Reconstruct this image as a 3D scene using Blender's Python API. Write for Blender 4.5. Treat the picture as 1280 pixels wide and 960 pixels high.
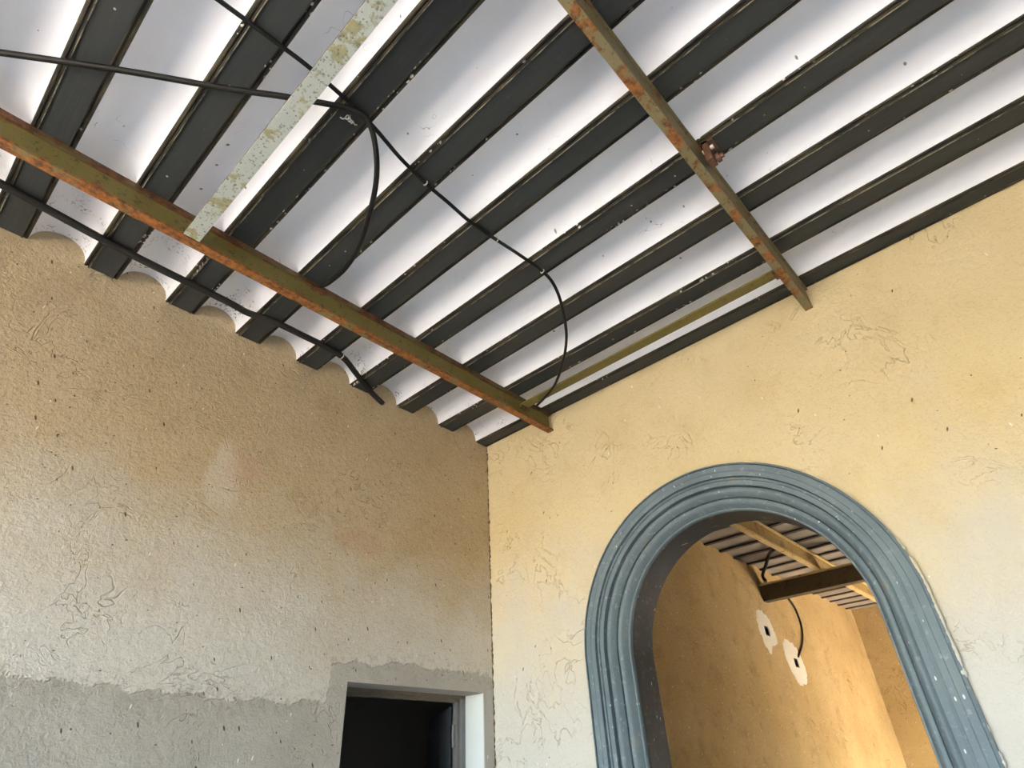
import bpy, math, random
import numpy as np
from mathutils import Matrix, Vector, noise

random.seed(7)
for o in list(bpy.data.objects):
    bpy.data.objects.remove(o, do_unlink=True)
scene = bpy.context.scene
COL = scene.collection

# ------------------------------------------------------------------ camera
S = 2.2            # metres per plan unit (ceiling height above the eye)
EYE = 1.6          # eye height in metres
R_ = [[0.679451, -0.732222, -0.046867], [0.385558, 0.410656, -0.826261], [0.624253, 0.543334, 0.561335]]
RIGHT = Vector((R_[0][0], R_[0][1], R_[0][2]))
DOWN = Vector((R_[1][0], R_[1][1], R_[1][2]))
FWD = Vector((R_[2][0], R_[2][1], R_[2][2]))
FPX = 738.83
cam_d = bpy.data.cameras.new('camera')
cam_d.sensor_width = 36.0
cam_d.lens = FPX / 1280 * 36
cam_d.clip_start = 0.02
cam = bpy.data.objects.new('camera', cam_d)
COL.objects.link(cam)
M = Matrix((RIGHT, -DOWN, -FWD)).transposed().to_4x4()
M.translation = Vector((0, 0, EYE))
cam.matrix_world = M
scene.camera = cam

# ------------------------------------------------------------------ world, sun, exposure
SUN_AZ = Vector((0.80, 0.60, 0)).normalized()      # the way the sunlight travels
SUN_EL = math.radians(56)
world = bpy.data.worlds.new('world')
scene.world = world
world.use_nodes = True
wn = world.node_tree.nodes
wl = world.node_tree.links
bg = wn['Background']
sky = wn.new('ShaderNodeTexSky')
sky.sky_type = 'NISHITA'
sky.sun_disc = False
sky.sun_elevation = SUN_EL
sky.sun_rotation = math.atan2(-SUN_AZ.x, -SUN_AZ.y)
sky.air_density = 1.0
sky.dust_density = 0.2
sky.ozone_density = 4.0
wl.new(sky.outputs[0], bg.inputs[0])
bg.inputs[1].default_value = 5.0

sun_d = bpy.data.lights.new('sun', 'SUN')
sun_d.energy = 260.0
sun_d.color = (1.0, 0.92, 0.79)
sun_d.angle = math.radians(0.6)
sun = bpy.data.objects.new('sun', sun_d)
COL.objects.link(sun)
d = SUN_AZ * math.cos(SUN_EL) + Vector((0, 0, -math.sin(SUN_EL)))
sun.rotation_euler = d.to_track_quat('-Z', 'Y').to_euler()
sun.location = (-8, -6, 12)

vs = scene.view_settings
vs.view_transform = 'Standard'
vs.look = 'None'
vs.gamma = 1.0
vs.use_curve_mapping = False
vs.exposure = 0.02


def portal(name, loc, rot, sx, sy):
    l = bpy.data.lights.new(name, 'AREA')
    l.shape = 'RECTANGLE'
    l.size, l.size_y = sx, sy
    l.cycles.is_portal = True
    o = bpy.data.objects.new(name, l)
    COL.objects.link(o)
    o.location = loc
    o.rotation_euler = rot
    return o


# ------------------------------------------------------------------ helpers
def P(x, y, z):
    return (S * x, S * y, S * z + EYE)


def ray(u, v):
    d = RIGHT * ((u - 640) / FPX) + DOWN * ((v - 480) / FPX) + FWD
    return d


def at_z(u, v, z):          # where the line of sight meets the level z (plan units)
    d = ray(u, v)
    k = z / d.z
    return (d.x * k, d.y * k, z)


def at_y(u, v, y):
    d = ray(u, v)
    k = y / d.y
    return (d.x * k, y, d.z * k)


class MB:
    def __init__(self):
        self.v = []
        self.f = []
        self.sm = []

    def add(self, vs_, fs_, smooth=False):
        n = len(self.v)
        self.v += [tuple(p) for p in vs_]
        for f in fs_:
            self.f.append([i + n for i in f])
            self.sm.append(smooth)

    def box(self, a, b):        # metres
        x0, y0, z0 = a
        x1, y1, z1 = b
        if x0 > x1: x0, x1 = x1, x0
        if y0 > y1: y0, y1 = y1, y0
        if z0 > z1: z0, z1 = z1, z0
        v = [(x0, y0, z0), (x1, y0, z0), (x1, y1, z0), (x0, y1, z0), (x0, y0, z1), (x1, y0, z1), (x1, y1, z1), (x0, y1, z1)]
        self.add(v, [(0, 3, 2, 1), (4, 5, 6, 7), (0, 1, 5, 4), (1, 2, 6, 5), (2, 3, 7, 6), (3, 0, 4, 7)])
        return self

    def ubox(self, a, b):       # plan units
        return self.box(P(*a), P(*b))

    def prism_y(self, prof, y0, y1, smooth_idx=()):
        """closed x-z profile (metres, convex or star-free) extruded along y"""
        n = len(prof)
        v = [(x, y0, z) for x, z in prof] + [(x, y1, z) for x, z in prof]
        self.add(v, [tuple(range(n)), tuple(range(2 * n - 1, n - 1, -1))])
        for i in range(n):
            j = (i + 1) % n
            self.add([v[i], v[j], v[n + j], v[n + i]], [(0, 3, 2, 1)], False)
        return self

    def tube(self, pts, r, seg=10, cap=True):
        pts = [Vector(p) for p in pts]
        n = len(pts)
        tans = []
        for i in range(n):
            t = pts[min(i + 1, n - 1)] - pts[max(i - 1, 0)]
            tans.append(t.normalized())
        a = Vector((0, 0, 1)) if abs(tans[0].z) < .9 else Vector((1, 0, 0))
        nrm = (a - tans[0] * a.dot(tans[0])).normalized()
        vs_ = []
        for i in range(n):
            nrm = (nrm - tans[i] * nrm.dot(tans[i])).normalized()
            b = tans[i].cross(nrm)
            rr = r[i] if isinstance(r, (list, tuple)) else r
            for k in range(seg):
                an = 2 * math.pi * k / seg
                vs_.append(pts[i] + nrm * (math.cos(an) * rr) + b * (math.sin(an) * rr))
        fs_ = []
        for i in range(n - 1):
            for k in range(seg):
                k2 = (k + 1) % seg
                fs_.append((i * seg + k, i * seg + k2, (i + 1) * seg + k2, (i + 1) * seg + k))
        self.add(vs_, fs_, True)
        if cap:
            self.add(vs_[:seg], [tuple(range(seg - 1, -1, -1))])
            self.add(vs_[-seg:], [tuple(range(seg))])
        return self

    def mesh(self, name):
        me = bpy.data.meshes.new(name)
        me.from_pydata(self.v, [], self.f)
        me.polygons.foreach_set('use_smooth', self.sm)
        me.update()
        return me

    def build(self, name, mat, parent=None):
        me = self.mesh(name)
        me.materials.append(mat)
        o = bpy.data.objects.new(name, me)
        COL.objects.link(o)
        if parent is not None:
            o.parent = parent
            o.matrix_parent_inverse = Matrix.Translation(parent.location).inverted()
        return o


def tag(o, label=None, cat=None, group=None, kind=None):
    if label: o['label'] = label
    if cat: o['category'] = cat
    if group: o['group'] = group
    if kind: o['kind'] = kind
    return o


def empty(name, loc):
    o = bpy.data.objects.new(name, None)
    COL.objects.link(o)
    o.location = loc
    o.empty_display_size = .1
    return o


def struct(o):
    o['kind'] = 'structure'
    return o


def catmull(pts, k=8):
    pts = [Vector(p) for p in pts]
    q = [pts[0] * 2 - pts[1]] + pts + [pts[-1] * 2 - pts[-2]]
    out = []
    for i in range(1, len(q) - 2):
        for j in range(k):
            t = j / k
            a, b, c, d_ = q[i - 1], q[i], q[i + 1], q[i + 2]
            out.append(0.5 * ((2 * b) + (c - a) * t + (2 * a - 5 * b + 4 * c - d_) * t * t + (3 * b - a - 3 * c + d_) * t ** 3))
    out.append(pts[-1])
    return out


def wall_mesh(u0, u1, z0, z1, holes, place, sub=0.0):
    """a slab with rectangular holes; place(u, depth 0/1, z) gives metres. Shared, welded cells."""
    us = sorted({u0, u1, *[h[0] for h in holes], *[h[1] for h in holes]})
    zs = sorted({z0, z1, *[h[2] for h in holes], *[h[3] for h in holes]})
    mb = MB()

    def solid(i, j):
        if i < 0 or j < 0 or i >= len(us) - 1 or j >= len(zs) - 1:
            return False
        cu, cz = (us[i] + us[i + 1]) / 2, (zs[j] + zs[j + 1]) / 2
        return not any(h[0] < cu < h[1] and h[2] < cz < h[3] for h in holes)
    for i in range(len(us) - 1):
        for j in range(len(zs) - 1):
            if not solid(i, j):
                continue
            a, b, c, e = us[i], us[i + 1], zs[j], zs[j + 1]
            mb.add([place(a, 0, c), place(b, 0, c), place(b, 0, e), place(a, 0, e)], [(0, 1, 2, 3)])
            mb.add([place(a, 1, c), place(b, 1, c), place(b, 1, e), place(a, 1, e)], [(3, 2, 1, 0)])
            if not solid(i - 1, j): mb.add([place(a, 0, c), place(a, 0, e), place(a, 1, e), place(a, 1, c)], [(0, 1, 2, 3)])
            if not solid(i + 1, j): mb.add([place(b, 0, c), place(b, 1, c), place(b, 1, e), place(b, 0, e)], [(0, 1, 2, 3)])
            if not solid(i, j - 1): mb.add([place(a, 0, c), place(a, 1, c), place(b, 1, c), place(b, 0, c)], [(0, 1, 2, 3)])
            if not solid(i, j + 1): mb.add([place(a, 0, e), place(b, 0, e), place(b, 1, e), place(a, 1, e)], [(0, 1, 2, 3)])
    return mb


# ------------------------------------------------------------------ materials
class NT:
    """small node-tree writer"""
    def __init__(self, name, rough=0.8, spec=0.3, metallic=0.0):
        self.m = bpy.data.materials.new(name)
        self.m.use_nodes = True
        self.t = self.m.node_tree
        self.b = self.t.nodes['Principled BSDF']
        self.b.inputs['Roughness'].default_value = rough
        self.b.inputs['Specular IOR Level'].default_value = spec
        self.b.inputs['Metallic'].default_value = metallic
        g = self.t.nodes.new('ShaderNodeNewGeometry')
        self.pos = g.outputs['Position']
        self.sep = None

    def n(self, t, **kw):
        nd = self.t.nodes.new(t)
        for k, v in kw.items():
            setattr(nd, k, v)
        return nd

    def put(self, sock, val):
        if isinstance(val, bpy.types.NodeSocket):
            self.t.links.new(val, sock)
        elif isinstance(val, (tuple, list)) and len(val) == 3 and sock.type == 'RGBA':
            sock.default_value = (*val, 1)
        else:
            sock.default_value = val

    def math(self, op, a, b=None, c=None, clamp=False):
        nd = self.n('ShaderNodeMath', operation=op, use_clamp=clamp)
        for i, x in enumerate((a, b, c)):
            if x is not None:
                self.put(nd.inputs[i], x)
        return nd.outputs[0]

    def xyz(self):
        if self.sep is None:
            s = self.n('ShaderNodeSeparateXYZ')
            self.t.links.new(self.pos, s.inputs[0])
            self.sep = s
        return self.sep.outputs

    def scaled(self, sx, sy, sz, rot=(0, 0, 0)):
        mp = self.n('ShaderNodeMapping')
        self.t.links.new(self.pos, mp.inputs['Vector'])
        mp.inputs['Scale'].default_value = (sx, sy, sz)
        mp.inputs['Rotation'].default_value = rot
        return mp.outputs[0]

    def noise(self, scale, detail=4, rough=.55, vec=None, dist=0.0):
        nd = self.n('ShaderNodeTexNoise')
        self.t.links.new(vec or self.pos, nd.inputs['Vector'])
        nd.inputs['Scale'].default_value = scale
        nd.inputs['Detail'].default_value = detail
        nd.inputs['Roughness'].default_value = rough
        nd.inputs['Distortion'].default_value = dist
        return nd.outputs['Fac']

    def voronoi(self, scale, vec=None, feature='F1', rnd=1.0):
        nd = self.n('ShaderNodeTexVoronoi', feature=feature)
        self.t.links.new(vec or self.pos, nd.inputs['Vector'])
        nd.inputs['Scale'].default_value = scale
        nd.inputs['Randomness'].default_value = rnd
        return nd

    def ramp(self, fac, lo, hi):
        nd = self.n('ShaderNodeMapRange', interpolation_type='SMOOTHSTEP')
        self.put(nd.inputs[0], fac)
        nd.inputs[1].default_value = lo
        nd.inputs[2].default_value = hi
        return nd.outputs[0]

    def mix(self, fac, a, b, mode='MIX'):
        nd = self.n('ShaderNodeMix', data_type='RGBA', blend_type=mode)
        self.put(nd.inputs[0], fac)
        self.put(nd.inputs[6], a)
        self.put(nd.inputs[7], b)
        return nd.outputs[2]

    def flat(self, sx=1.0, sy=1.0, mode='wall', lean=0.0):
        """2-D coordinates lying in the surface: 'wall' = (x + y, z), 'ceil' = (x, y)"""
        x, y, z = self.xyz()
        if mode == 'wall':
            a, b = self.math('ADD', x, y), z
        elif mode == 'beam':
            a, b = self.math('ADD', x, self.math('MULTIPLY', z, .4)), self.math('ADD', y, z)
        else:
            a, b = x, y
        if lean:
            a = self.math('ADD', a, self.math('MULTIPLY', b, lean))
        c = self.n('ShaderNodeCombineXYZ')
        self.put(c.inputs[0], self.math('MULTIPLY', a, sx))
        self.put(c.inputs[1], self.math('MULTIPLY', b, sy))
        return c.outputs[0]

    def specks(self, scale, size, share, vec=None, mode='wall'):
        """sparse dots of uneven size: 1 inside"""
        v = self.voronoi(scale, vec or self.flat(mode=mode))
        v.voronoi_dimensions = '2D'
        s = self.n('ShaderNodeSeparateColor')
        self.t.links.new(v.outputs['Color'], s.inputs[0])
        sz = self.math('MULTIPLY', self.math('ADD', self.math('MULTIPLY', s.outputs[1], 1.1), .35), size)
        dot = self.math('DIVIDE', self.math('SUBTRACT', sz, v.outputs['Distance']), size * .35, clamp=True)
        gate = self.math('LESS_THAN', s.outputs[0], share)
        return self.math('MULTIPLY', dot, gate)

    def bump(self, h, strength=.4, dist=.01, prev=None):
        nd = self.n('ShaderNodeBump')
        nd.inputs['Strength'].default_value = strength
        nd.inputs['Distance'].default_value = dist
        self.put(nd.inputs['Height'], h)
        if prev is not None:
            self.t.links.new(prev, nd.inputs['Normal'])
        return nd.outputs[0]

    def done(self, col, normal=None, rough=None):
        self.put(self.b.inputs['Base Color'], col)
        if normal is not None:
            self.t.links.new(normal, self.b.inputs['Normal'])
        if rough is not None:
            self.put(self.b.inputs['Roughness'], rough)
        return self.m


def mat_plaster(name, a, b, stain, patch=False, trowel=0.0, pits=1.0, fine=1.0, grit_amt=.38, grey_low=None):
    k = NT(name, .92, .12)
    big = k.noise(1.1, 4, .55)
    mid = k.noise(5, 5, .6)
    col = k.mix(k.ramp(big, .3, .7), a, b)
    col = k.mix(k.math('MULTIPLY', k.ramp(mid, .5, .75), .45), col, stain)
    grit = k.noise(90, 4, .7)
    col = k.mix(k.math('MULTIPLY', k.ramp(grit, .52, .68), grit_amt), col, tuple(c * .5 for c in a))
    if grey_low:
        # greyer tone low on the wall, fading out upwards in cloudy patches
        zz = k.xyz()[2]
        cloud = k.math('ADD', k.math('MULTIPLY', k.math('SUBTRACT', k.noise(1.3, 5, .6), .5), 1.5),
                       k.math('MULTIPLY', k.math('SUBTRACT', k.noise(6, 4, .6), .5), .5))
        low_m = k.ramp(k.math('ADD', zz, cloud), .68 * S + EYE, .12 * S + EYE)
        col = k.mix(k.math('MULTIPLY', low_m, .9), col, grey_low)
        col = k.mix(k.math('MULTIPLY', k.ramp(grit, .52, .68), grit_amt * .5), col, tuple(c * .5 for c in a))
    h = k.math('ADD', k.math('MULTIPLY', grit, .5), k.math('MULTIPLY', k.noise(28, 4, .6), .8))
    if patch:
        x, y, z = k.xyz()
        wob = k.math('ADD', k.math('MULTIPLY', k.math('SUBTRACT', k.noise(7, 5, .65), .5), .16),
                     k.math('MULTIPLY', k.math('SUBTRACT', k.noise(1.7, 2, .5), .5), .10))
        xe = k.math('ADD', x, k.math('MULTIPLY', wob, .5))
        stepx = k.math('GREATER_THAN', xe, 0.805 * S)
        edge = k.math('ADD', k.math('MULTIPLY', stepx, .083 * S), .176 * S + EYE)
        dz = k.math('SUBTRACT', k.math('ADD', edge, wob), z)
        pm = k.ramp(dz, -.004, .010)
        ccol = k.mix(k.noise(9, 5, .6), (.30, .285, .255), (.43, .42, .39))
        fade = k.ramp(k.noise(2.2, 3, .5), .3, .75)
        col = k.mix(k.math('MULTIPLY', pm, k.math('ADD', k.math('MULTIPLY', fade, .3), .62)), col, ccol)
        rim = k.math('MULTIPLY', k.ramp(k.math('ABSOLUTE', dz), .10, 0.0), k.ramp(k.noise(40, 3, .7), .5, .62))
        col = k.mix(k.math('MULTIPLY', rim, .35), col, (.24, .20, .15))
        h = k.math('SUBTRACT', h, k.math('MULTIPLY', pm, .9))
        # pale limewash bloom and a reddish stain on the upper left
        def blob(cx, cz, rx, rz, ns):
            ex = k.math('DIVIDE', k.math('SUBTRACT', x, cx), rx)
            ez = k.math('DIVIDE', k.math('SUBTRACT', z, cz), rz)
            rr = k.math('SQRT', k.math('ADD', k.math('MULTIPLY', ex, ex), k.math('MULTIPLY', ez, ez)))
            rr = k.math('ADD', rr, k.math('MULTIPLY', k.math('SUBTRACT', k.noise(ns, 5, .65), .5), 1.6))
            return k.ramp(rr, 1.0, .45)
        col = k.mix(k.math('MULTIPLY', blob(.475 * S, .60 * S + EYE, .10, .24, 3), .45), col, (.70, .63, .54))
        col = k.mix(k.math('MULTIPLY', blob(.52 * S, .65 * S + EYE, .14, .12, 7), .22), col, (.52, .30, .24))
        col = k.mix(k.math('MULTIPLY', blob(.86 * S, .54 * S + EYE, .20, .08, 9), .30), col, (.42, .26, .19))
    # trowel sweeps
    if trowel:
        sw = k.noise(3.2, 3, .6, None, 2.2)
        line = k.ramp(k.math('ABSOLUTE', k.math('SUBTRACT', sw, .5)), .012, 0.0)
        line = k.math('MULTIPLY', line, k.ramp(k.noise(2.1, 2, .5), .5, .64))
        h = k.math('SUBTRACT', h, k.math('MULTIPLY', line, trowel))
        col = k.mix(k.math('MULTIPLY', line, .45 * trowel), col, tuple(c * .8 for c in stain))
    # pits and chips
    pit = k.specks(8, .050, .14 * pits, k.flat(1.9, .8, lean=.35))
    pit2 = k.specks(15, .050, .07 * pits, k.flat(1, 1))
    pit3 = k.specks(10, .042, .10 * pits, k.flat(1.0, 2.0, lean=-.5))
    chip = k.specks(7.3, .040, .10 * pits, k.flat(2.2, .7, lean=-.15))
    chip2 = k.specks(12, .045, .05 * pits, k.flat(1.2, 1))
    pit = k.math('MAXIMUM', pit, k.math('MAXIMUM', pit2, pit3))
    chip = k.math('MAXIMUM', chip, chip2)
    col = k.mix(k.math('MULTIPLY', pit, .85), col, (.07, .05, .03))
    col = k.mix(k.math('MULTIPLY', chip, .8), col, (.86, .83, .76))
    h = k.math('SUBTRACT', h, k.math('MULTIPLY', pit, 1.2))
    return k.done(col, k.bump(h, .8 * fine, .011))


M_WALLA = mat_plaster('plaster_tan', (.465, .365, .222), (.515, .42, .28), (.385, .29, .17), patch=True, trowel=.6, pits=1.7, grey_low=(.63, .62, .595))
M_WALLB = mat_plaster('plaster_cream', (.62, .50, .285), (.66, .55, .34), (.54, .415, .22), trowel=.9, pits=.4, fine=.9, grit_amt=.16, grey_low=(.53, .525, .51))
M_WALL2 = mat_plaster('plaster_brown', (.355, .245, .105), (.44, .315, .15), (.20, .13, .055), trowel=.9, pits=4.0, fine=1.4, grit_amt=.55)
M_PLAIN = mat_plaster('plaster_plain', (.46, .45, .44), (.52, .51, .49), (.40, .38, .36), pits=.5)


def mat_joist():
    k = NT('charcoal_paint', .55, .35)
    lon = k.noise(6, 4, .6, k.scaled(9, .6, 9))
    col = k.mix(lon, (.016, .021, .024), (.035, .040, .042))
    dust = k.ramp(k.noise(22, 5, .7, k.scaled(2.5, .5, 2.5)), .60, .78)
    col = k.mix(k.math('MULTIPLY', dust, .35), col, (.17, .145, .10))
    fl = k.specks(13, .05, .06, mode='ceil')
    col = k.mix(k.math('MULTIPLY', fl, .8), col, (.55, .53, .48))
    h = k.math('ADD', lon, k.math('MULTIPLY', k.noise(60, 3, .6), .3))
    return k.done(col, k.bump(h, .3, .004))


def mat_joist_edge():
    k = NT('charcoal_fillet', .6, .35)
    lon = k.noise(7, 5, .65, k.scaled(6, .7, 6))
    col = k.mix(k.ramp(lon, .4, .65), (.010, .010, .009), (.060, .050, .030))
    fl = k.math('MULTIPLY', k.specks(40, .24, .35, k.flat(1.4, .9, 'ceil')), k.ramp(k.noise(2.5, 3, .6), .52, .62))
    col = k.mix(fl, col, (.7, .68, .62))
    return k.done(col, k.bump(k.noise(45, 4, .7), .5, .004))


def mat_white(name, a, b, dirt):
    k = NT(name, .75, .2)
    col = k.mix(k.ramp(k.noise(1.6, 4, .5), .3, .7), a, b)
    scuff = k.ramp(k.noise(14, 6, .7, k.scaled(1, .5, 1), 1.5), .63, .75)
    col = k.mix(k.math('MULTIPLY', scuff, .22), col, (.42, .40, .40))
    # dirt speckle where the vaults run into the wall
    x, y, z = k.xyz()
    near = k.ramp(y, 1.06 * S, 1.28 * S)
    sp = k.math('MULTIPLY', k.ramp(k.noise(75, 3, .7), .54, .62), k.ramp(k.noise(6, 2, .5), .52, .62))
    col = k.mix(k.math('MULTIPLY', k.math('MULTIPLY', sp, near), dirt), col, (.08, .06, .05))
    dots = k.specks(6, .035, .30, mode='ceil')
    col = k.mix(k.math('MULTIPLY', dots, .8), col, (.07, .06, .05))
    # cobweb-like hair lines
    hl = k.noise(2.6, 2, .5, None, 3.0)
    web = k.math('MULTIPLY', k.ramp(k.math('ABSOLUTE', k.math('SUBTRACT', hl, .48)), .004, 0), k.ramp(k.noise(3.1, 2, .5), .6, .68))
    col = k.mix(k.math('MULTIPLY', web, .6), col, (.2, .18, .17))
    h = k.math('ADD', k.noise(9, 4, .5), k.math('MULTIPLY', k.noise(70, 3, .6), .12))
    return k.done(col, k.bump(h, .22, .012))


def mat_steel(name, paint, paint2, rust, rust2, amount, spots=.2, rough=.7):
    k = NT(name, rough, .35)
    col = k.mix(k.noise(5, 4, .6), paint, paint2)
    r = k.noise(11, 6, .72, k.scaled(.7, .7, 1.0))
    rm = k.ramp(r, .70 - amount * .35, .76 - amount * .35)
    rc = k.mix(k.ramp(k.noise(30, 4, .7), .35, .65), rust, rust2)
    col = k.mix(rm, col, rc)
    dk = k.ramp(k.noise(30, 5, .75), .57, .66)
    col = k.mix(k.math('MULTIPLY', dk, .7), col, (.03, .022, .015))
    sp = k.math('MAXIMUM', k.specks(34, .17, spots, mode='beam'), k.specks(80, .26, spots, mode='beam'))
    col = k.mix(k.math('MULTIPLY', sp, .65), col, (.09, .075, .045))
    h = k.math('ADD', k.math('MULTIPLY', rm, .5), k.noise(55, 4, .7))
    return k.done(col, k.bump(h, .5, .004))


M_JOIST = mat_joist()
M_JEDGE = mat_joist_edge()
M_VAULT = mat_white('whitewash', (.79, .80, .86), (.84, .85, .90), 1.0)
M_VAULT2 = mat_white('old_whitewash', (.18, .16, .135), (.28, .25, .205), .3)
M_WEB = mat_steel('olive_steel', (.110, .093, .022), (.155, .132, .040), (.20, .085, .025), (.10, .05, .02), .35)
M_RUST = mat_steel('rusty_steel', (.13, .10, .04), (.20, .15, .065), (.30, .115, .025), (.11, .045, .018), .85)
M_RUST2 = mat_steel('olive_rusty_steel', (.150, .130, .065), (.225, .190, .105), (.29, .115, .03), (.10, .05, .02), .66)
M_OLIVE2 = mat_steel('dull_olive_steel', (.125, .105, .050), (.17, .145, .075), (.20, .09, .03), (.09, .05, .02), .45)
M_TOPF = mat_steel('dark_rust_steel', (.07, .05, .02), (.11, .08, .035), (.12, .045, .015), (.05, .025, .015), .7)
M_PALE = mat_steel('pale_primer_steel', (.34, .39, .38), (.44, .48, .46), (.29, .29, .17), (.23, .23, .14), .45, .30, .75)
M_TAN = mat_steel('tan_steel', (.55, .40, .16), (.62, .47, .22), (.40, .24, .08), (.30, .18, .06), .3, .1)
M_TANWEB = mat_steel('brown_steel', (.26, .17, .05), (.33, .23, .08), (.22, .12, .04), (.16, .09, .03), .4, .1)
M_DKBR = mat_steel('dark_brown_steel', (.055, .040, .018), (.075, .055, .025), (.06, .03, .015), (.04, .02, .01), .4, .1)


def mat_plainish(name, col, rough=.5, spec=.4, metallic=0, var=.3, scale=30):
    k = NT(name, rough, spec, metallic)
    c = k.mix(k.noise(scale, 4, .6), tuple(x * (1 - var) for x in col), tuple(x * (1 + var) for x in col))
    return k.done(c, k.bump(k.noise(scale * 2, 3, .6), .15, .002))


M_CABLE = mat_plainish('black_rubber', (.007, .007, .007), .55, .22)
M_CABLE3 = mat_plainish('dusty_black_conduit', (.012, .0115, .011), .65, .3, 0, .6, 60)
M_CLIP = mat_plainish('bare_metal_clip', (.62, .60, .58), .4, .5, .3)
M_BOLT = mat_plainish('rusty_bolt', (.11, .055, .032), .6, .4, .2, .5)
M_DOOR = mat_plainish('blue_grey_door_paint', (.055, .068, .085), .45, .5, 0, .3, 12)
M_FRAME = mat_plainish('grey_metal_frame', (.15, .155, .165), .45, .5, 0, .25, 20)
M_REVEAL = mat_plainish('whitewashed_jamb', (.60, .645, .665), .85, .15, 0, .04, 8)
M_GYPSUM = mat_plainish('fresh_gypsum', (.85, .77, .60), .9, .1, 0, .08, 25)
M_BLACK = mat_plainish('black_plastic', (.012, .012, .012), .5, .4)
M_FLOOR = mat_plainish('terracotta_floor', (.56, .48, .39), .8, .2, 0, .18, 5)
M_GROUND = mat_plainish('sandy_ground', (.17, .155, .13), .9, .1, 0, .15, 3)
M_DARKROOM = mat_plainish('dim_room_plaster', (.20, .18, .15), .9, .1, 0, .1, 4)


def mat_trim(name, a, b, worn):
    k = NT(name, .6, .3)
    col = k.mix(k.ramp(k.noise(3.5, 5, .6), .3, .7), a, b)
    st = k.ramp(k.noise(24, 6, .75), .54, .68)
    col = k.mix(k.math('MULTIPLY', st, .7), col, worn)
    ok = k.ramp(k.noise(7, 4, .6), .60, .75)
    col = k.mix(k.math('MULTIPLY', ok, .42), col, (.24, .20, .12))
    ch = k.specks(16, .085, .20, k.flat(2.0, .8))
    col = k.mix(k.math('MULTIPLY', ch, .85), col, (.66, .66, .62))
    return k.done(col, k.bump(k.math('ADD', k.noise(38, 4, .6), k.noise(9, 3, .5)), .35, .005))


M_TRIM = mat_trim('blue_grey_paint', (.105, .145, .175), (.140, .185, .215), (.25, .30, .33))
M_SOFFIT = mat_trim('charcoal_reveal_paint', (.026, .028, .030), (.042, .043, .043), (.13, .12, .10))

# ------------------------------------------------------------------ the setting
XB, YA = 1.3407, 1.3015
TB = .148                # thickness of the wall with the arch
X0 = -2.60               # wall on the daylight side
Y0 = -1.45               # wall behind the camera
X2 = 5.40                # far end of the second room
Y2 = -0.20               # front wall of the second room
ZF = -EYE / S            # floor
ZC = 1.0                 # underside of the joists
ZT = 1.075               # underside of the roof slab
HR = math.sqrt

struct(MB().ubox((X0 - .15, Y0 - .15, ZF - .08), (X2 + .15, YA + .9, ZF)).build('floor', M_FLOOR))
struct(MB().ubox((-14, -14, ZF - .20), (16, 12, ZF - .081)).build('ground', M_GROUND))

# wall with the doorway (seen on the left of the picture)
DX0, DX1, DZ1 = .859, 1.302, .2165
TA = .118
wall_a = struct(wall_mesh(X0, XB, ZF, ZT, [(DX0, DX1, ZF, DZ1)], lambda u, d_, z: P(u, YA + d_ * TA, z)).build('wall_back', M_WALLA))
# second room, same line of wall, two recesses for junction boxes
BOXES = [(3.486, 3.539, .614, .662), (3.800, 3.856, .480, .526)]
wall_a2 = struct(wall_mesh(XB + TB, X2 + .1, ZF, ZT, BOXES, lambda u, d_, z: P(u, YA + d_ * TA, z)).build('wall_beyond', M_WALL2))
# daylight side: wide doorway to the yard
OPC = (-0.60, 1.15, ZF, .62)
wall_c = struct(wall_mesh(Y0, YA, ZF, ZT, [OPC], lambda u, d_, z: P(X0 - d_ * .14, u, z)).build('wall_left', M_PLAIN))
wall_d = struct(wall_mesh(X0, XB, ZF, ZT, [], lambda u, d_, z: P(u, Y0 - d_ * .14, z)).build('wall_front', M_PLAIN))
OP2 = (4.15, 5.2, ZF, .08)
wall_d2 = struct(wall_mesh(XB + TB, X2, ZF, ZT, [OP2], lambda u, d_, z: P(u, Y2 - d_ * .14, z)).build('wall_far_front', M_PLAIN))
wall_e2 = struct(wall_mesh(Y2, YA, ZF, ZT, [], lambda u, d_, z: P(X2 + d_ * .12, u, z)).build('wall_far', M_WALL2))
# small dark room behind the doorway
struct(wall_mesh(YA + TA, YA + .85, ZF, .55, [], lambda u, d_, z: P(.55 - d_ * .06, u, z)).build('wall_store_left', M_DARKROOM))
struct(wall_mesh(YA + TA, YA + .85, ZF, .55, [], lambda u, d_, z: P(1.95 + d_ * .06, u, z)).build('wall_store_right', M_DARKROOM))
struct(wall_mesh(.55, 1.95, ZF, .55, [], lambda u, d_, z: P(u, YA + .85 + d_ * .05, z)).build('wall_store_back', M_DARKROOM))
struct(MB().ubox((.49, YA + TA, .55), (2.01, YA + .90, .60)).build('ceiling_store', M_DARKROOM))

# wall with the arch -------------------------------------------------
YC, ZA, ROUT, RIN = .572, .246, .389, .288
NA = 72


def arch_pts(r, n=NA):
    pts = [(YC + r, ZF)]
    for i in range(n + 1):
        a = math.pi * i / n
        pts.append((YC + r * math.cos(a), ZA + r * math.sin(a)))
    pts.append((YC - r, ZF))
    return pts


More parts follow.
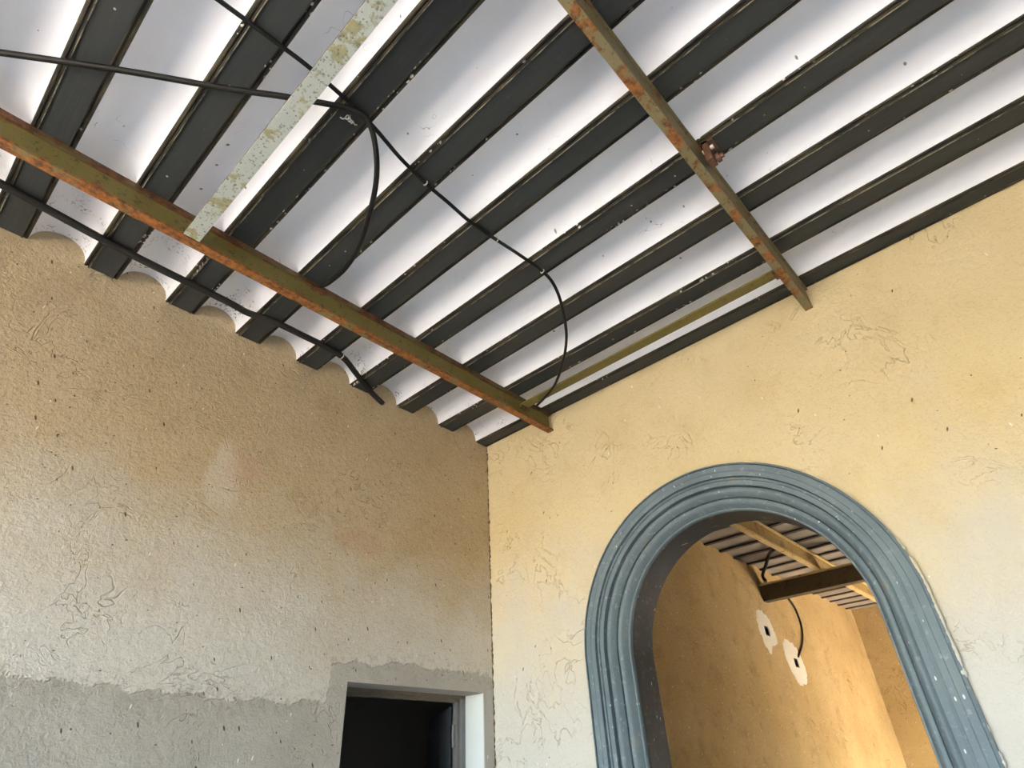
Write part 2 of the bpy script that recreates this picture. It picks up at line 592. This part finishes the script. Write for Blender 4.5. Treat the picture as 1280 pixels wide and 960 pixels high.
def arch_wall():
    mb = MB()
    rr = ROUT - .004
    pts = arch_pts(rr)
    # ragged plaster edge where it meets the moulding
    for x, flip in ((XB, False), (XB + TB, True)):
        def q(a, b, c, e):
            f = (0, 1, 2, 3) if flip else (3, 2, 1, 0)
            mb.add([P(x, *a), P(x, *b), P(x, *c), P(x, *e)], [f])
        q((YA, ZF), (YC + rr, ZF), (YC + rr, ZT), (YA, ZT))
        q((YC - rr, ZF), (Y0, ZF), (Y0, ZT), (YC - rr, ZT))
        for a, b in zip(pts[1:-2], pts[2:-1]):
            q(a, b, (b[0], ZT), (a[0], ZT))
    for a, b in zip(pts[:-1], pts[1:]):
        mb.add([P(XB, *a), P(XB, *b), P(XB + TB, *b), P(XB + TB, *a)], [(0, 1, 2, 3)])
    for y in (YA, Y0):
        mb.add([P(XB, y, ZF), P(XB + TB, y, ZF), P(XB + TB, y, ZT), P(XB, y, ZT)], [(0, 1, 2, 3)])
    mb.add([P(XB, YA, ZT), P(XB, Y0, ZT), P(XB + TB, Y0, ZT), P(XB + TB, YA, ZT)], [(0, 1, 2, 3)])
    return mb


wall_b = struct(arch_wall().build('wall_right', M_WALLB))


mb = MB()
_p = arch_pts(ROUT + .0006, 300)
_seg = []
for _a, _b in zip(_p[:-1], _p[1:]):
    _m = max(1, int(math.dist(_a, _b) / .004))
    _seg += [(_a[0] + (_b[0] - _a[0]) * i / _m, _a[1] + (_b[1] - _a[1]) * i / _m) for i in range(_m)]
_r, _rad = 0.0, []
for _ in _seg:
    _r = max(-.006, min(.010, _r + random.gauss(0, .0034) - (_r - .0002) * .10))
    _rad.append(max(.0004, _r))
mb.tube([P(XB - .0130, *q) for q in _seg], _rad, 6)
mb.build('plaster_lip', M_WALLB, wall_b)


def arch_sweep(profile, smooth=True, closed=True):
    """profile: (radius, depth from the wall face, + into the wall) in plan units"""
    mb = MB()
    n = len(profile)
    rings = [arch_pts(r) for r, _ in profile]
    m = len(rings[0])
    for i in range(n if closed else n - 1):
        j = (i + 1) % n
        vs_ = []
        for k in range(m):
            vs_.append(P(XB + profile[i][1], *rings[i][k]))
            vs_.append(P(XB + profile[j][1], *rings[j][k]))
        fs_ = [(2 * k, 2 * k + 1, 2 * k + 3, 2 * k + 2) for k in range(m - 1)]
        mb.add(vs_, fs_, smooth)
    for k in (0, m - 1):
        mb.add([P(XB + profile[i][1], *rings[i][k]) for i in range(n)], [tuple(range(n))])
    return mb


def roll(r0, d0, r1, d1, bulge, n=9):
    """curved strip between two edges, bulging towards the viewer"""
    out = []
    for i in range(n + 1):
        t = i / n
        r = r0 + (r1 - r0) * t
        dd = d0 + (d1 - d0) * t - bulge * math.sin(math.pi * t)
        out.append((r, dd))
    return out


WB = ROUT - RIN


def fr(t):
    return ROUT - WB * t


trim = empty('trim_1', P(XB, YC, ZF))
struct(trim)
BK = TB
arch_sweep([(fr(0), -.016), (fr(.05), -.019), (fr(.05), BK * .3), (fr(0), BK * .3)], False).build('outer_fillet', M_TRIM, trim)
arch_sweep([(fr(.062), -.0155), (fr(.20), -.0170), (fr(.215), -.0155), (fr(.33), -.0155), (fr(.33), .05), (fr(.062), .05)], False).build('flat_band', M_TRIM, trim)
arch_sweep([(fr(.345), -.008), (fr(.40), -.0095), (fr(.41), -.005), (fr(.52), -.005), (fr(.52), .06), (fr(.345), .06)], False).build('stepped_band', M_TRIM, trim)
arch_sweep(roll(fr(.54), .006, fr(.745), .018, .010) + [(fr(.745), .07), (fr(.54), .07)], True).build('wide_roll', M_TRIM, trim)
arch_sweep(roll(fr(.765), .022, fr(.955), .040, .009) + [(fr(.955), .08), (fr(.765), .08)], True).build('inner_roll', M_TRIM, trim)
arch_sweep([(fr(.955), .041), (fr(.985), .041), (fr(1.0), .045), (fr(1.0), .055), (fr(.955), .055)], False).build('edge_bead', M_TRIM, trim)
core = arch_sweep([(ROUT - .004, .02), (fr(.3), .012), (fr(.5), .014), (fr(.76), .032), (fr(.955), .05), (RIN, .052), (RIN, BK), (ROUT - .004, BK)], False).build('reveal', M_SOFFIT, trim)
core['label'] = 'charcoal painted inner face of the arch'

# ------------------------------------------------------------------ ceiling: slab, joists, white vaults
PITCH, JW = .1734, .0690
ceil = struct(MB().ubox((X0 - .15, Y0 - .15, ZT), (XB + TB * .5, YA + TA, ZT + .05)).build('ceiling', M_PLAIN))
ceil2 = struct(MB().ubox((XB + TB * .5, Y2 - .15, ZT), (X2 + .12, YA + TA, ZT + .05)).build('ceiling_beyond', M_PLAIN))
LY = (YA - Y0) * S


def joist_mesh(w, name):
    """centred on x = 0, underside at z = 0, running from y = 0 towards +y"""
    mb = MB()
    h = w / 2 * S
    top = (ZT - ZC) * S
    f, st = .011 * S, .0055 * S
    mb.prism_y([(-h + f, 0), (h - f, 0), (h - f, top), (-h + f, top)], 0, LY)
    return mb.mesh(name)


def fillet_mesh(w, side, name):
    mb = MB()
    h = w / 2 * S
    f = .011 * S
    top = .03 * S
    x1, x0 = h, h - f
    prof = [(x0 + .0006, -.0016 * S), (x0 + .0018 * S, -.0016 * S), (x0 + .0026 * S, .0030 * S), (x0 + .0050 * S, .0030 * S), (x0 + .0056 * S, .0008 * S),
            (x1 - .002 * S, .0012 * S), (x1, .0035 * S), (x1, top), (x0 + .0006, top)]
    if side < 0:
        prof = [(-x, z) for x, z in reversed(prof)]
    mb.prism_y(prof, 0, LY)
    return mb.mesh(name)


def vault_mesh(gap, rise, name, ly, top, smooth=True, seg=18):
    """solid infill with a round-arched underside; springs at z = 0"""
    mb = MB()
    h = gap / 2 * S
    rs = rise * S
    ny = 14
    ar = [(-h * math.cos(math.pi * i / seg), rs * math.sin(math.pi * i / seg)) for i in range(seg + 1)]
    vs_, fs_ = [], []
    for j in range(ny + 1):
        y = ly * j / ny
        for (x, z) in ar:
            vs_.append((x, y, z))
    for j in range(ny):
        for i in range(seg):
            a = j * (seg + 1) + i
            fs_.append((a, a + seg + 1, a + seg + 2, a + 1))
    mb.add(vs_, fs_, smooth)
    for y in (0, ly):
        for i in range(seg):
            a, b = ar[i], ar[i + 1]
            mb.add([(a[0], y, a[1]), (b[0], y, b[1]), (b[0], y, top), (a[0], y, top)], [(0, 1, 2, 3)])
    mb.add([(-h, 0, top), (h, 0, top), (h, ly, top), (-h, ly, top)], [(0, 1, 2, 3)])
    for x in (-h, h):
        mb.add([(x, 0, 0), (x, ly, 0), (x, ly, top), (x, 0, top)], [(0, 1, 2, 3)])
    return mb.mesh(name)


def inst(name, me, mat, loc, parent):
    if not me.materials:
        me.materials.append(mat)
    o = bpy.data.objects.new(name, me)
    COL.objects.link(o)
    o.location = loc
    o.parent = parent
    return o


def bead_mesh(w, name):
    """thin ridge beside the near fillet"""
    mb = MB()
    h = w / 2 * S
    x0 = -h + .0115 * S
    mb.prism_y([(x0 - .0010 * S, 0), (x0 - .0006 * S, -.0030 * S), (x0 + .0008 * S, -.0030 * S), (x0 + .0012 * S, 0)], 0, LY)
    return mb.mesh(name)


def mat_bead():
    k = NT('bead_highlight', .6, .35)
    col = k.mix(k.ramp(k.noise(9, 5, .7), .42, .6), (.035, .035, .032), (.22, .205, .165))  # lighter mottled grey paints in the highlight along the ridge
    return k.done(col)


M_BEAD = mat_bead()
BM = bead_mesh(JW, 'bead')
JM, FL_, FR_ = joist_mesh(JW, 'joist'), fillet_mesh(JW, -1, 'fillet'), fillet_mesh(JW, 1, 'fillet')
VM = vault_mesh(PITCH - JW, .050, 'vault', LY, (ZT - ZC - .003) * S)
xc = 1.3407 - JW / 2 + .004          # last joist lies against the arch wall
xj = 1.2845 + JW / 2
centres = []
x = xj
while x > X0 + .04:
    centres.append(x)
    x -= PITCH
for i, x in enumerate(centres):
    if i == 0:
        # narrow joist squeezed against the wall
        w = XB - 1.2845
        j = inst('joist', joist_mesh(w, 'joist'), M_JOIST, P(1.2845 + w / 2, Y0, ZC), ceil)
        inst('fillet', fillet_mesh(w, -1, 'fillet'), M_JEDGE, (0, 0, 0), j)
        inst('fillet', fillet_mesh(w, 1, 'fillet'), M_JEDGE, (0, 0, 0), j)
    else:
        j = inst('joist', JM, M_JOIST, P(x, Y0, ZC), ceil)
        inst('fillet', FL_, M_JEDGE, (0, 0, 0), j)
        inst('fillet', FR_, M_JEDGE, (0, 0, 0), j)
        inst('bead', BM, M_BEAD, (0, 0, 0), j)
    inst('vault', VM, M_VAULT, P(x - PITCH / 2, Y0, ZC + .003), ceil)

# second room: thin dark joists, dull boards between them
P2, W2 = .1755, .028
LY2 = (YA - Y2) * S
mbj = MB()
mbj.prism_y([(-W2 / 2 * S, 0), (W2 / 2 * S, 0), (W2 / 2 * S, .07 * S), (-W2 / 2 * S, .07 * S)], 0, LY2)
J2 = mbj.mesh('joist')
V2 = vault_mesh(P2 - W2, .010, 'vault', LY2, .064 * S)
x = 2.972 - P2 * 8
M_J2 = mat_plainish('dark_brown_joist', (.028, .018, .012), .6, .3)
while x < X2 - .05:
    inst('joist', J2, M_J2, P(x, Y2, ZC), ceil2)
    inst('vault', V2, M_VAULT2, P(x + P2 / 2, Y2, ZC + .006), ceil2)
    x += P2

# rough crack down the inner corner
mb = MB()
pts, rad = [], []
zz = ZF
while zz < ZC:
    pts.append(P(XB - .0010 + random.uniform(-.001, .001), YA - .0010 + random.uniform(-.001, .001), zz))
    rad.append(max(.0005, random.gauss(.0035, .002)))
    zz += .006
mb.tube(pts, rad, 5)
M_CRACK = mat_plainish('dirty_mortar', (.12, .085, .05), .95, .05, 0, .4, 40)
mb.build('corner_crack', M_CRACK, wall_a)

# ------------------------------------------------------------------ doorway
door = empty('door_1', P(DX1, YA + TA, ZF))
struct(door)
RD = .072
# whitewashed plaster reveal on the hinge side, thin skin
MB().ubox((DX1 - .0016, YA + .002, ZF), (DX1, YA + RD, DZ1 - .001)).build('jamb_plaster', M_REVEAL, door)
fx = DX1 - .002
mb = MB()
mb.ubox((fx - .012, YA + RD, ZF), (fx, YA + RD + .028, DZ1 - .004))
mb.ubox((fx - .022, YA + RD + .010, ZF), (fx - .012, YA + RD + .028, DZ1 - .010))
mb.build('door_frame', M_FRAME, door)
mb = MB()
mb.ubox((DX0, YA + RD, ZF), (DX0 + .012, YA + RD + .028, DZ1 - .004))
mb.build('door_frame', M_FRAME, door)
mb = MB()
mb.ubox((DX0, YA + RD, DZ1 - .008), (DX1, YA + RD + .028, DZ1))
mb.ubox((DX0, YA + RD + .010, DZ1 - .016), (DX1, YA + RD + .028, DZ1 - .008))
mb.build('door_head', mat_plainish('brown_frame_head', (.16, .135, .10), .6, .3), door)
# leaf swung into the dark room, hinged at the right jamb
hx, hy = fx - .024, YA + RD + .030
ang = math.radians(58)
leaf_w, leaf_t = .395, .018
ca, sa = math.cos(ang), math.sin(ang)


def leafp(s, t, z):          # s along the leaf from the hinge, t thickness towards the opening
    return P(hx + ca * s * -1 * -1 + sa * t * -1, hy + sa * s + ca * t * -1, z)


def leafbox(mb, s0, s1, t0, t1, z0, z1):
    c = [(s0, t0, z0), (s1, t0, z0), (s1, t1, z0), (s0, t1, z0), (s0, t0, z1), (s1, t0, z1), (s1, t1, z1), (s0, t1, z1)]
    mb.add([leafp(*p) for p in c], [(0, 3, 2, 1), (4, 5, 6, 7), (0, 1, 5, 4), (1, 2, 6, 5), (2, 3, 7, 6), (3, 0, 4, 7)])


ztop = DZ1 - .026
mb = MB()
leafbox(mb, 0, leaf_w, .004, .012, ZF + .005, ztop)
leaf = mb.build('door_leaf', M_DOOR, door)
for s0, s1 in ((0, .045), (leaf_w - .045, leaf_w), (.18, .215)):
    mb = MB(); leafbox(mb, s0, s1, 0, .016, ZF + .005, ztop); mb.build('stile', M_DOOR, leaf)
for z0, z1 in ((ZF + .005, ZF + .09), (-.16, -.10), (.085, .105), (ztop - .05, ztop)):
    mb = MB(); leafbox(mb, .045, leaf_w - .045, .001, .015, z0, z1); mb.build('rail', M_DOOR, leaf)
for z in (.12, -.30, -.60):
    mb = MB()
    c = Vector(P(fx - .0245, YA + RD + .022, z))
    mb.tube([c + Vector((0, 0, -.05)), c + Vector((0, 0, .05))], .011, 10)
    for dz in (-.052, 0, .052):
        mb.tube([c + Vector((0, 0, dz - .006)), c + Vector((0, 0, dz + .006))], .0135, 10)
    mb.build('hinge', M_FRAME, door)

# ------------------------------------------------------------------ steel frame under the ceiling
def ibeam_x(name, x0, x1, y0, y1, z0, z1, mats, tf=.0055, tw=.005, yweb=None, trim_top=0., trim_web=0., tt=None, ytop=None):
    tt = tt or tf
    ytop = ytop or y0 - .001
    root = empty(name, P(x0, (y0 + y1) / 2, z0))
    yw = yweb or (y0 + y1) / 2
    MB().ubox((x0, y0, z0), (x1, y1, z0 + tf)).build('bottom_flange', mats[0], root)
    MB().ubox((x0, yw - tw / 2, z0 + tf), (x1 - trim_web, yw + tw / 2, z1 - tt)).build('web', mats[1], root)
    MB().ubox((x0, ytop, z1 - tt), (x1 - trim_top, y1, z1)).build('top_flange', mats[2], root)
    return root


ZB = .938
beam1 = ibeam_x('steel_girder', X0, XB - .004, .998, 1.021, ZB, ZC, (M_RUST, M_WEB, M_TOPF), yweb=1.006, trim_top=.012, trim_web=.012, tt=.013)
tag(beam1, 'rusty olive steel beam under the joists, nearest the wall with the dark doorway', 'beam')
beam2 = ibeam_x('steel_girder', X0, XB, .1705, .189, ZB, ZC, (M_RUST2, M_OLIVE2, M_OLIVE2), yweb=.1735, ytop=.1655)
tag(beam2, 'rust-blotched steel beam crossing the ceiling high above the arch, with a bolted clamp', 'beam')

# clamp with a bolt on the second beam
mb = MB()
cx, cy, _ = at_z(886, 200, .965)
mb.ubox((cx - .017, .150, .945), (cx + .006, .162, .999))
mb.ubox((cx - .017, .140, .992), (cx + .012, .162, .999))
clamp = mb.build('clamp', M_BOLT, beam2)
c = Vector(P(cx + .004, .146, .960))
mb = MB()
mb.tube([c + Vector((0, .04, 0)), c + Vector((0, -.025, 0))], .011, 12)
mb.tube([c + Vector((.0, -.010, 0)), c + Vector((0, .006, 0))], .021, 6)
mb.build('bolt', M_BOLT, clamp)
mb = MB()
c = Vector(P(cx - .006, .152, .985))
mb.tube([c + Vector((0, .03, 0)), c + Vector((0, -.018, 0))], .010, 10)
mb.build('bolt', M_CLIP, clamp)

# pale flat channel joining the two beams
cb = empty('steel_crossbar', P(.191, .189, .94))
MB().ubox((.1755, .190, .940), (.2065, .997, .9445)).build('flange', M_PALE, cb)
MB().ubox((.2020, .190, .9445), (.2065, .997, .962)).build('web', M_PALE, cb)
MB().ubox((.1755, .190, .9445), (.1775, .997, .949)).build('lip', M_TOPF, cb)
tag(cb, 'pale grey primed steel crossbar with dark specks, joining the two rusty beams', 'beam')

# olive angle beside the arch wall
ab = empty('flat_bar', P(1.19, .19, .965))
MB().ubox((1.179, .190, .968), (1.209, 1.000, .9735)).build('bar', M_WEB, ab)
MB().ubox((1.181, .992, .9605), (1.207, 1.0025, .968)).build('weld_plate', M_TOPF, ab)
MB().ubox((1.181, .1885, .9605), (1.207, .200, .968)).build('weld_plate', M_TOPF, ab)
tag(ab, 'thin olive steel flat bar bridging the two rusty beams beside the arch wall', 'bar')

# ------------------------------------------------------------------ cables
def ring(mb, c, axis, r, t, seg=14):
    axis = Vector(axis).normalized()
    a = axis.orthogonal().normalized()
    b = axis.cross(a)
    pts = [Vector(c) + a * (math.cos(2 * math.pi * i / seg) * r) + b * (math.sin(2 * math.pi * i / seg) * r) for i in range(seg + 1)]
    mb.tube(pts, t, 6, False)


def cable(name, pts, r, mat, label, clips=(), clip_r=None):
    path = catmull([P(*p) for p in pts], 10)
    mb = MB()
    mb.tube(path, r, 10)
    o = mb.build(name, mat)
    tag(o, label, 'cable')
    for i in clips:
        c = path[i]
        t = (path[min(i + 1, len(path) - 1)] - path[max(i - 1, 0)]).normalized()
        m2 = MB()
        ring(m2, c, t, r + .002, .0028)
        m2.tube([c + Vector((0, 0, r)), c + Vector((.004, .004, r + .022))], .003, 6)
        m2.build('clip', M_CLIP, o)
    return o


zc = .992
c1 = [at_z(-60, -245, zc), at_z(150, -90, zc)] + [at_z(u, v, zc) for u, v in ((280, 5), (330, 42), (385, 83), (440, 131), (470, 162), (500, 197), (532, 229), (560, 253), (590, 279), (621, 300), (650, 319), (678, 339))]
c1 += [at_z(693, 357, .980), at_z(703, 385, .965), at_z(708, 420, .954), at_z(704, 452, .951), at_z(695, 478, .954), at_z(687, 490, .958), at_z(680, 498, .962), at_z(671, 507, .980)]
cab1 = cable('electric_cable', c1, .0085, M_CABLE, 'long black cable clipped across the joists and looping down beside the arch wall', clips=(80, 110, 130))
c2 = [at_z(-40, 60, .985), at_z(140, 86, .985)] + [at_z(280, 110, .985), at_z(350, 120, .985), at_z(410, 130, .985), at_z(440, 137, .983), at_z(458, 148, .978)]
c2 += [at_z(468, 175, .960), at_z(471, 215, .935), at_z(465, 255, .925), at_z(450, 305, .935), at_z(432, 335, .955), at_z(413, 352, .978), at_z(402, 358, .990)]
cab2 = cable('electric_cable', c2, .0115, M_CABLE, 'thick black cable hanging in a bow from the joist down to the rusty beam')
c3 = [at_z(-120, 165, .985), at_z(-30, 213, .985), at_z(60, 262, .985), at_z(170, 321, .985)] + [at_z(u, v, .985) for u, v in ((280, 375), (310, 391), (340, 401), (380, 420), (410, 435), (430, 448))]
c3 += [at_y(446, 468, 1.235), at_y(461, 487, 1.270), at_y(478, 504, 1.300)]
cab3 = cable('conduit', c3, .0180, M_CABLE3, 'thick dusty black conduit along the wall top ending in the plaster above the doorway', clips=(88, ))

# twisted wire hook where the cables part
mb = MB()
hk = Vector(P(*at_z(437, 148, .990)))
for q in range(3):
    ring(mb, hk + Vector((-.010 + .011 * q, .002 * q, -.004)), (1, .25 - .3 * q, .35 + .2 * q), .0085 - .001 * q, .0026)
mb.tube(catmull([hk + Vector((.014, -.002, -.002)), hk + Vector((.026, .002, -.009)), hk + Vector((.034, .0, -.004))], 5), .0028, 7)
mb.tube(catmull([hk + Vector((-.012, .004, -.004)), hk + Vector((-.020, .014, -.010)), hk + Vector((-.030, .018, -.006))], 5), .0026, 7)
mb.tube([hk + Vector((0, 0, -.004)), hk + Vector((0, 0, .02))], .003, 7)
mb.build('wire_hook', M_CLIP, cab2)

# ------------------------------------------------------------------ seen through the arch
tb = ibeam_x('steel_girder', XB + TB, X2, .945, .973, .905, .992, (M_TAN, M_TANWEB, M_TAN), tf=.009, tw=.006, yweb=.958)
tag(tb, 'tan painted steel beam under the far ceiling, running away through the arch', 'beam')
db = empty('steel_girder', P(3.59, Y2, .81))
MB().ubox((3.590, Y2, .815), (3.600, YA, .895)).build('web', M_DKBR, db)
MB().ubox((3.575, Y2, .892), (3.650, YA, .901)).build('top_flange', M_TAN, db)
MB().ubox((3.590, Y2, .808), (3.650, YA, .815)).build('bottom_flange', M_DKBR, db)
tag(db, 'dark brown steel beam seen through the arch, running into the brown wall', 'beam')

c4 = [at_z(975, 683, .985), at_z(967, 687, .980)] + [(p[0], p[1], p[2]) for p in (at_y(961, 694, 1.13), at_y(957.5, 706, 1.17), at_y(953.5, 719, 1.225), at_y(957, 727, 1.215))]
cable('hanging_cable', c4, .020, M_CABLE, 'short black cable looped between the far ceiling and the dark cross beam')
c5 = [at_y(974, 735, 1.285), at_y(984, 746, 1.290), at_y(992, 757, 1.292), at_y(997.5, 769, 1.293), at_y(1002.5, 786, 1.293), at_y(1003, 804, 1.294), at_y(998, 821, 1.296)]
cable('wall_wire', c5, .012, M_CABLE, 'thin black wire drooping down the orange-lit wall below the dark beam')

patch_px = [[(3.43, .735), (3.50, .745), (3.576, .725), (3.612, .675), (3.63, .597), (3.575, .572), (3.52, .545), (3.49, .520), (3.465, .535), (3.428, .576), (3.405, .66)],
            [(3.70, .60), (3.76, .622), (3.86, .604), (3.93, .552), (3.95, .46), (3.90, .400), (3.80, .385), (3.735, .427), (3.69, .507)]]
labels = ['square black junction box hole in white gypsum, nearer the dark cross beam', 'square black junction box hole in white gypsum, the lower and farther one']
for (x0, x1, z0, z1), pp, lb in zip(BOXES, patch_px, labels):
    root = empty('junction_box', P((x0 + x1) / 2, YA, z0))
    tag(root, lb, 'junction box', 'junction boxes in the brown wall')
    mb = MB()
    t = .006
    mb.ubox((x0, YA + .055, z0), (x1, YA + .06, z1))
    mb.ubox((x0, YA, z0), (x0 + t, YA + .055, z1))
    mb.ubox((x1 - t, YA, z0), (x1, YA + .055, z1))
    mb.ubox((x0 + t, YA, z0), (x1 - t, YA + .055, z0 + t))
    mb.ubox((x0 + t, YA, z1 - t), (x1 - t, YA + .055, z1))
    mb.build('box_body', M_BLACK, root)
    # gypsum collar: ring between the hole and a ragged outline
    cxm, czm = (x0 + x1) / 2, (z0 + z1) / 2
    outl = [Vector((*p, 0)) for p in pp]
    outl = catmull(outl + [outl[0]], 6)[:-1]
    outl = [(p.x + random.gauss(0, .003), p.y + random.gauss(0, .005)) for p in outl]
    mb = MB()
    n = len(outl)
    inn = []
    hw, hh = (x1 - x0) / 2 + .0015, (z1 - z0) / 2 + .0015
    for (px, pz) in outl:
        dx, dz = px - cxm, pz - czm
        k = 1 / max(abs(dx) / hw, abs(dz) / hh)
        inn.append((cxm + dx * k, czm + dz * k))
    for i in range(n):
        j = (i + 1) % n
        mb.add([P(outl[i][0], YA - .0010, outl[i][1]), P(outl[j][0], YA - .0010, outl[j][1]), P(inn[j][0], YA - .003, inn[j][1]), P(inn[i][0], YA - .003, inn[i][1])], [(0, 1, 2, 3)])
        mb.add([P(outl[i][0], YA, outl[i][1]), P(outl[j][0], YA, outl[j][1]), P(outl[j][0], YA - .0010, outl[j][1]), P(outl[i][0], YA - .0010, outl[i][1])], [(0, 1, 2, 3)])
        mb.add([P(inn[i][0], YA, inn[i][1]), P(inn[j][0], YA, inn[j][1]), P(inn[j][0], YA - .003, inn[j][1]), P(inn[i][0], YA - .003, inn[i][1])], [(0, 1, 2, 3)])
    mb.build('gypsum_collar', M_GYPSUM, root)

# daylight portals in the two open doorways
po = P(X0 - .07, (OPC[0] + OPC[1]) / 2, (OPC[2] + OPC[3]) / 2)
portal('doorway_daylight', po, (0, math.radians(-90), 0), (OPC[3] - OPC[2]) * S, (OPC[1] - OPC[0]) * S)
po = P((OP2[0] + OP2[1]) / 2, Y2 - .07, (OP2[2] + OP2[3]) / 2)
portal('far_doorway_daylight', po, (math.radians(90), 0, 0), (OP2[1] - OP2[0]) * S, (OP2[3] - OP2[2]) * S)
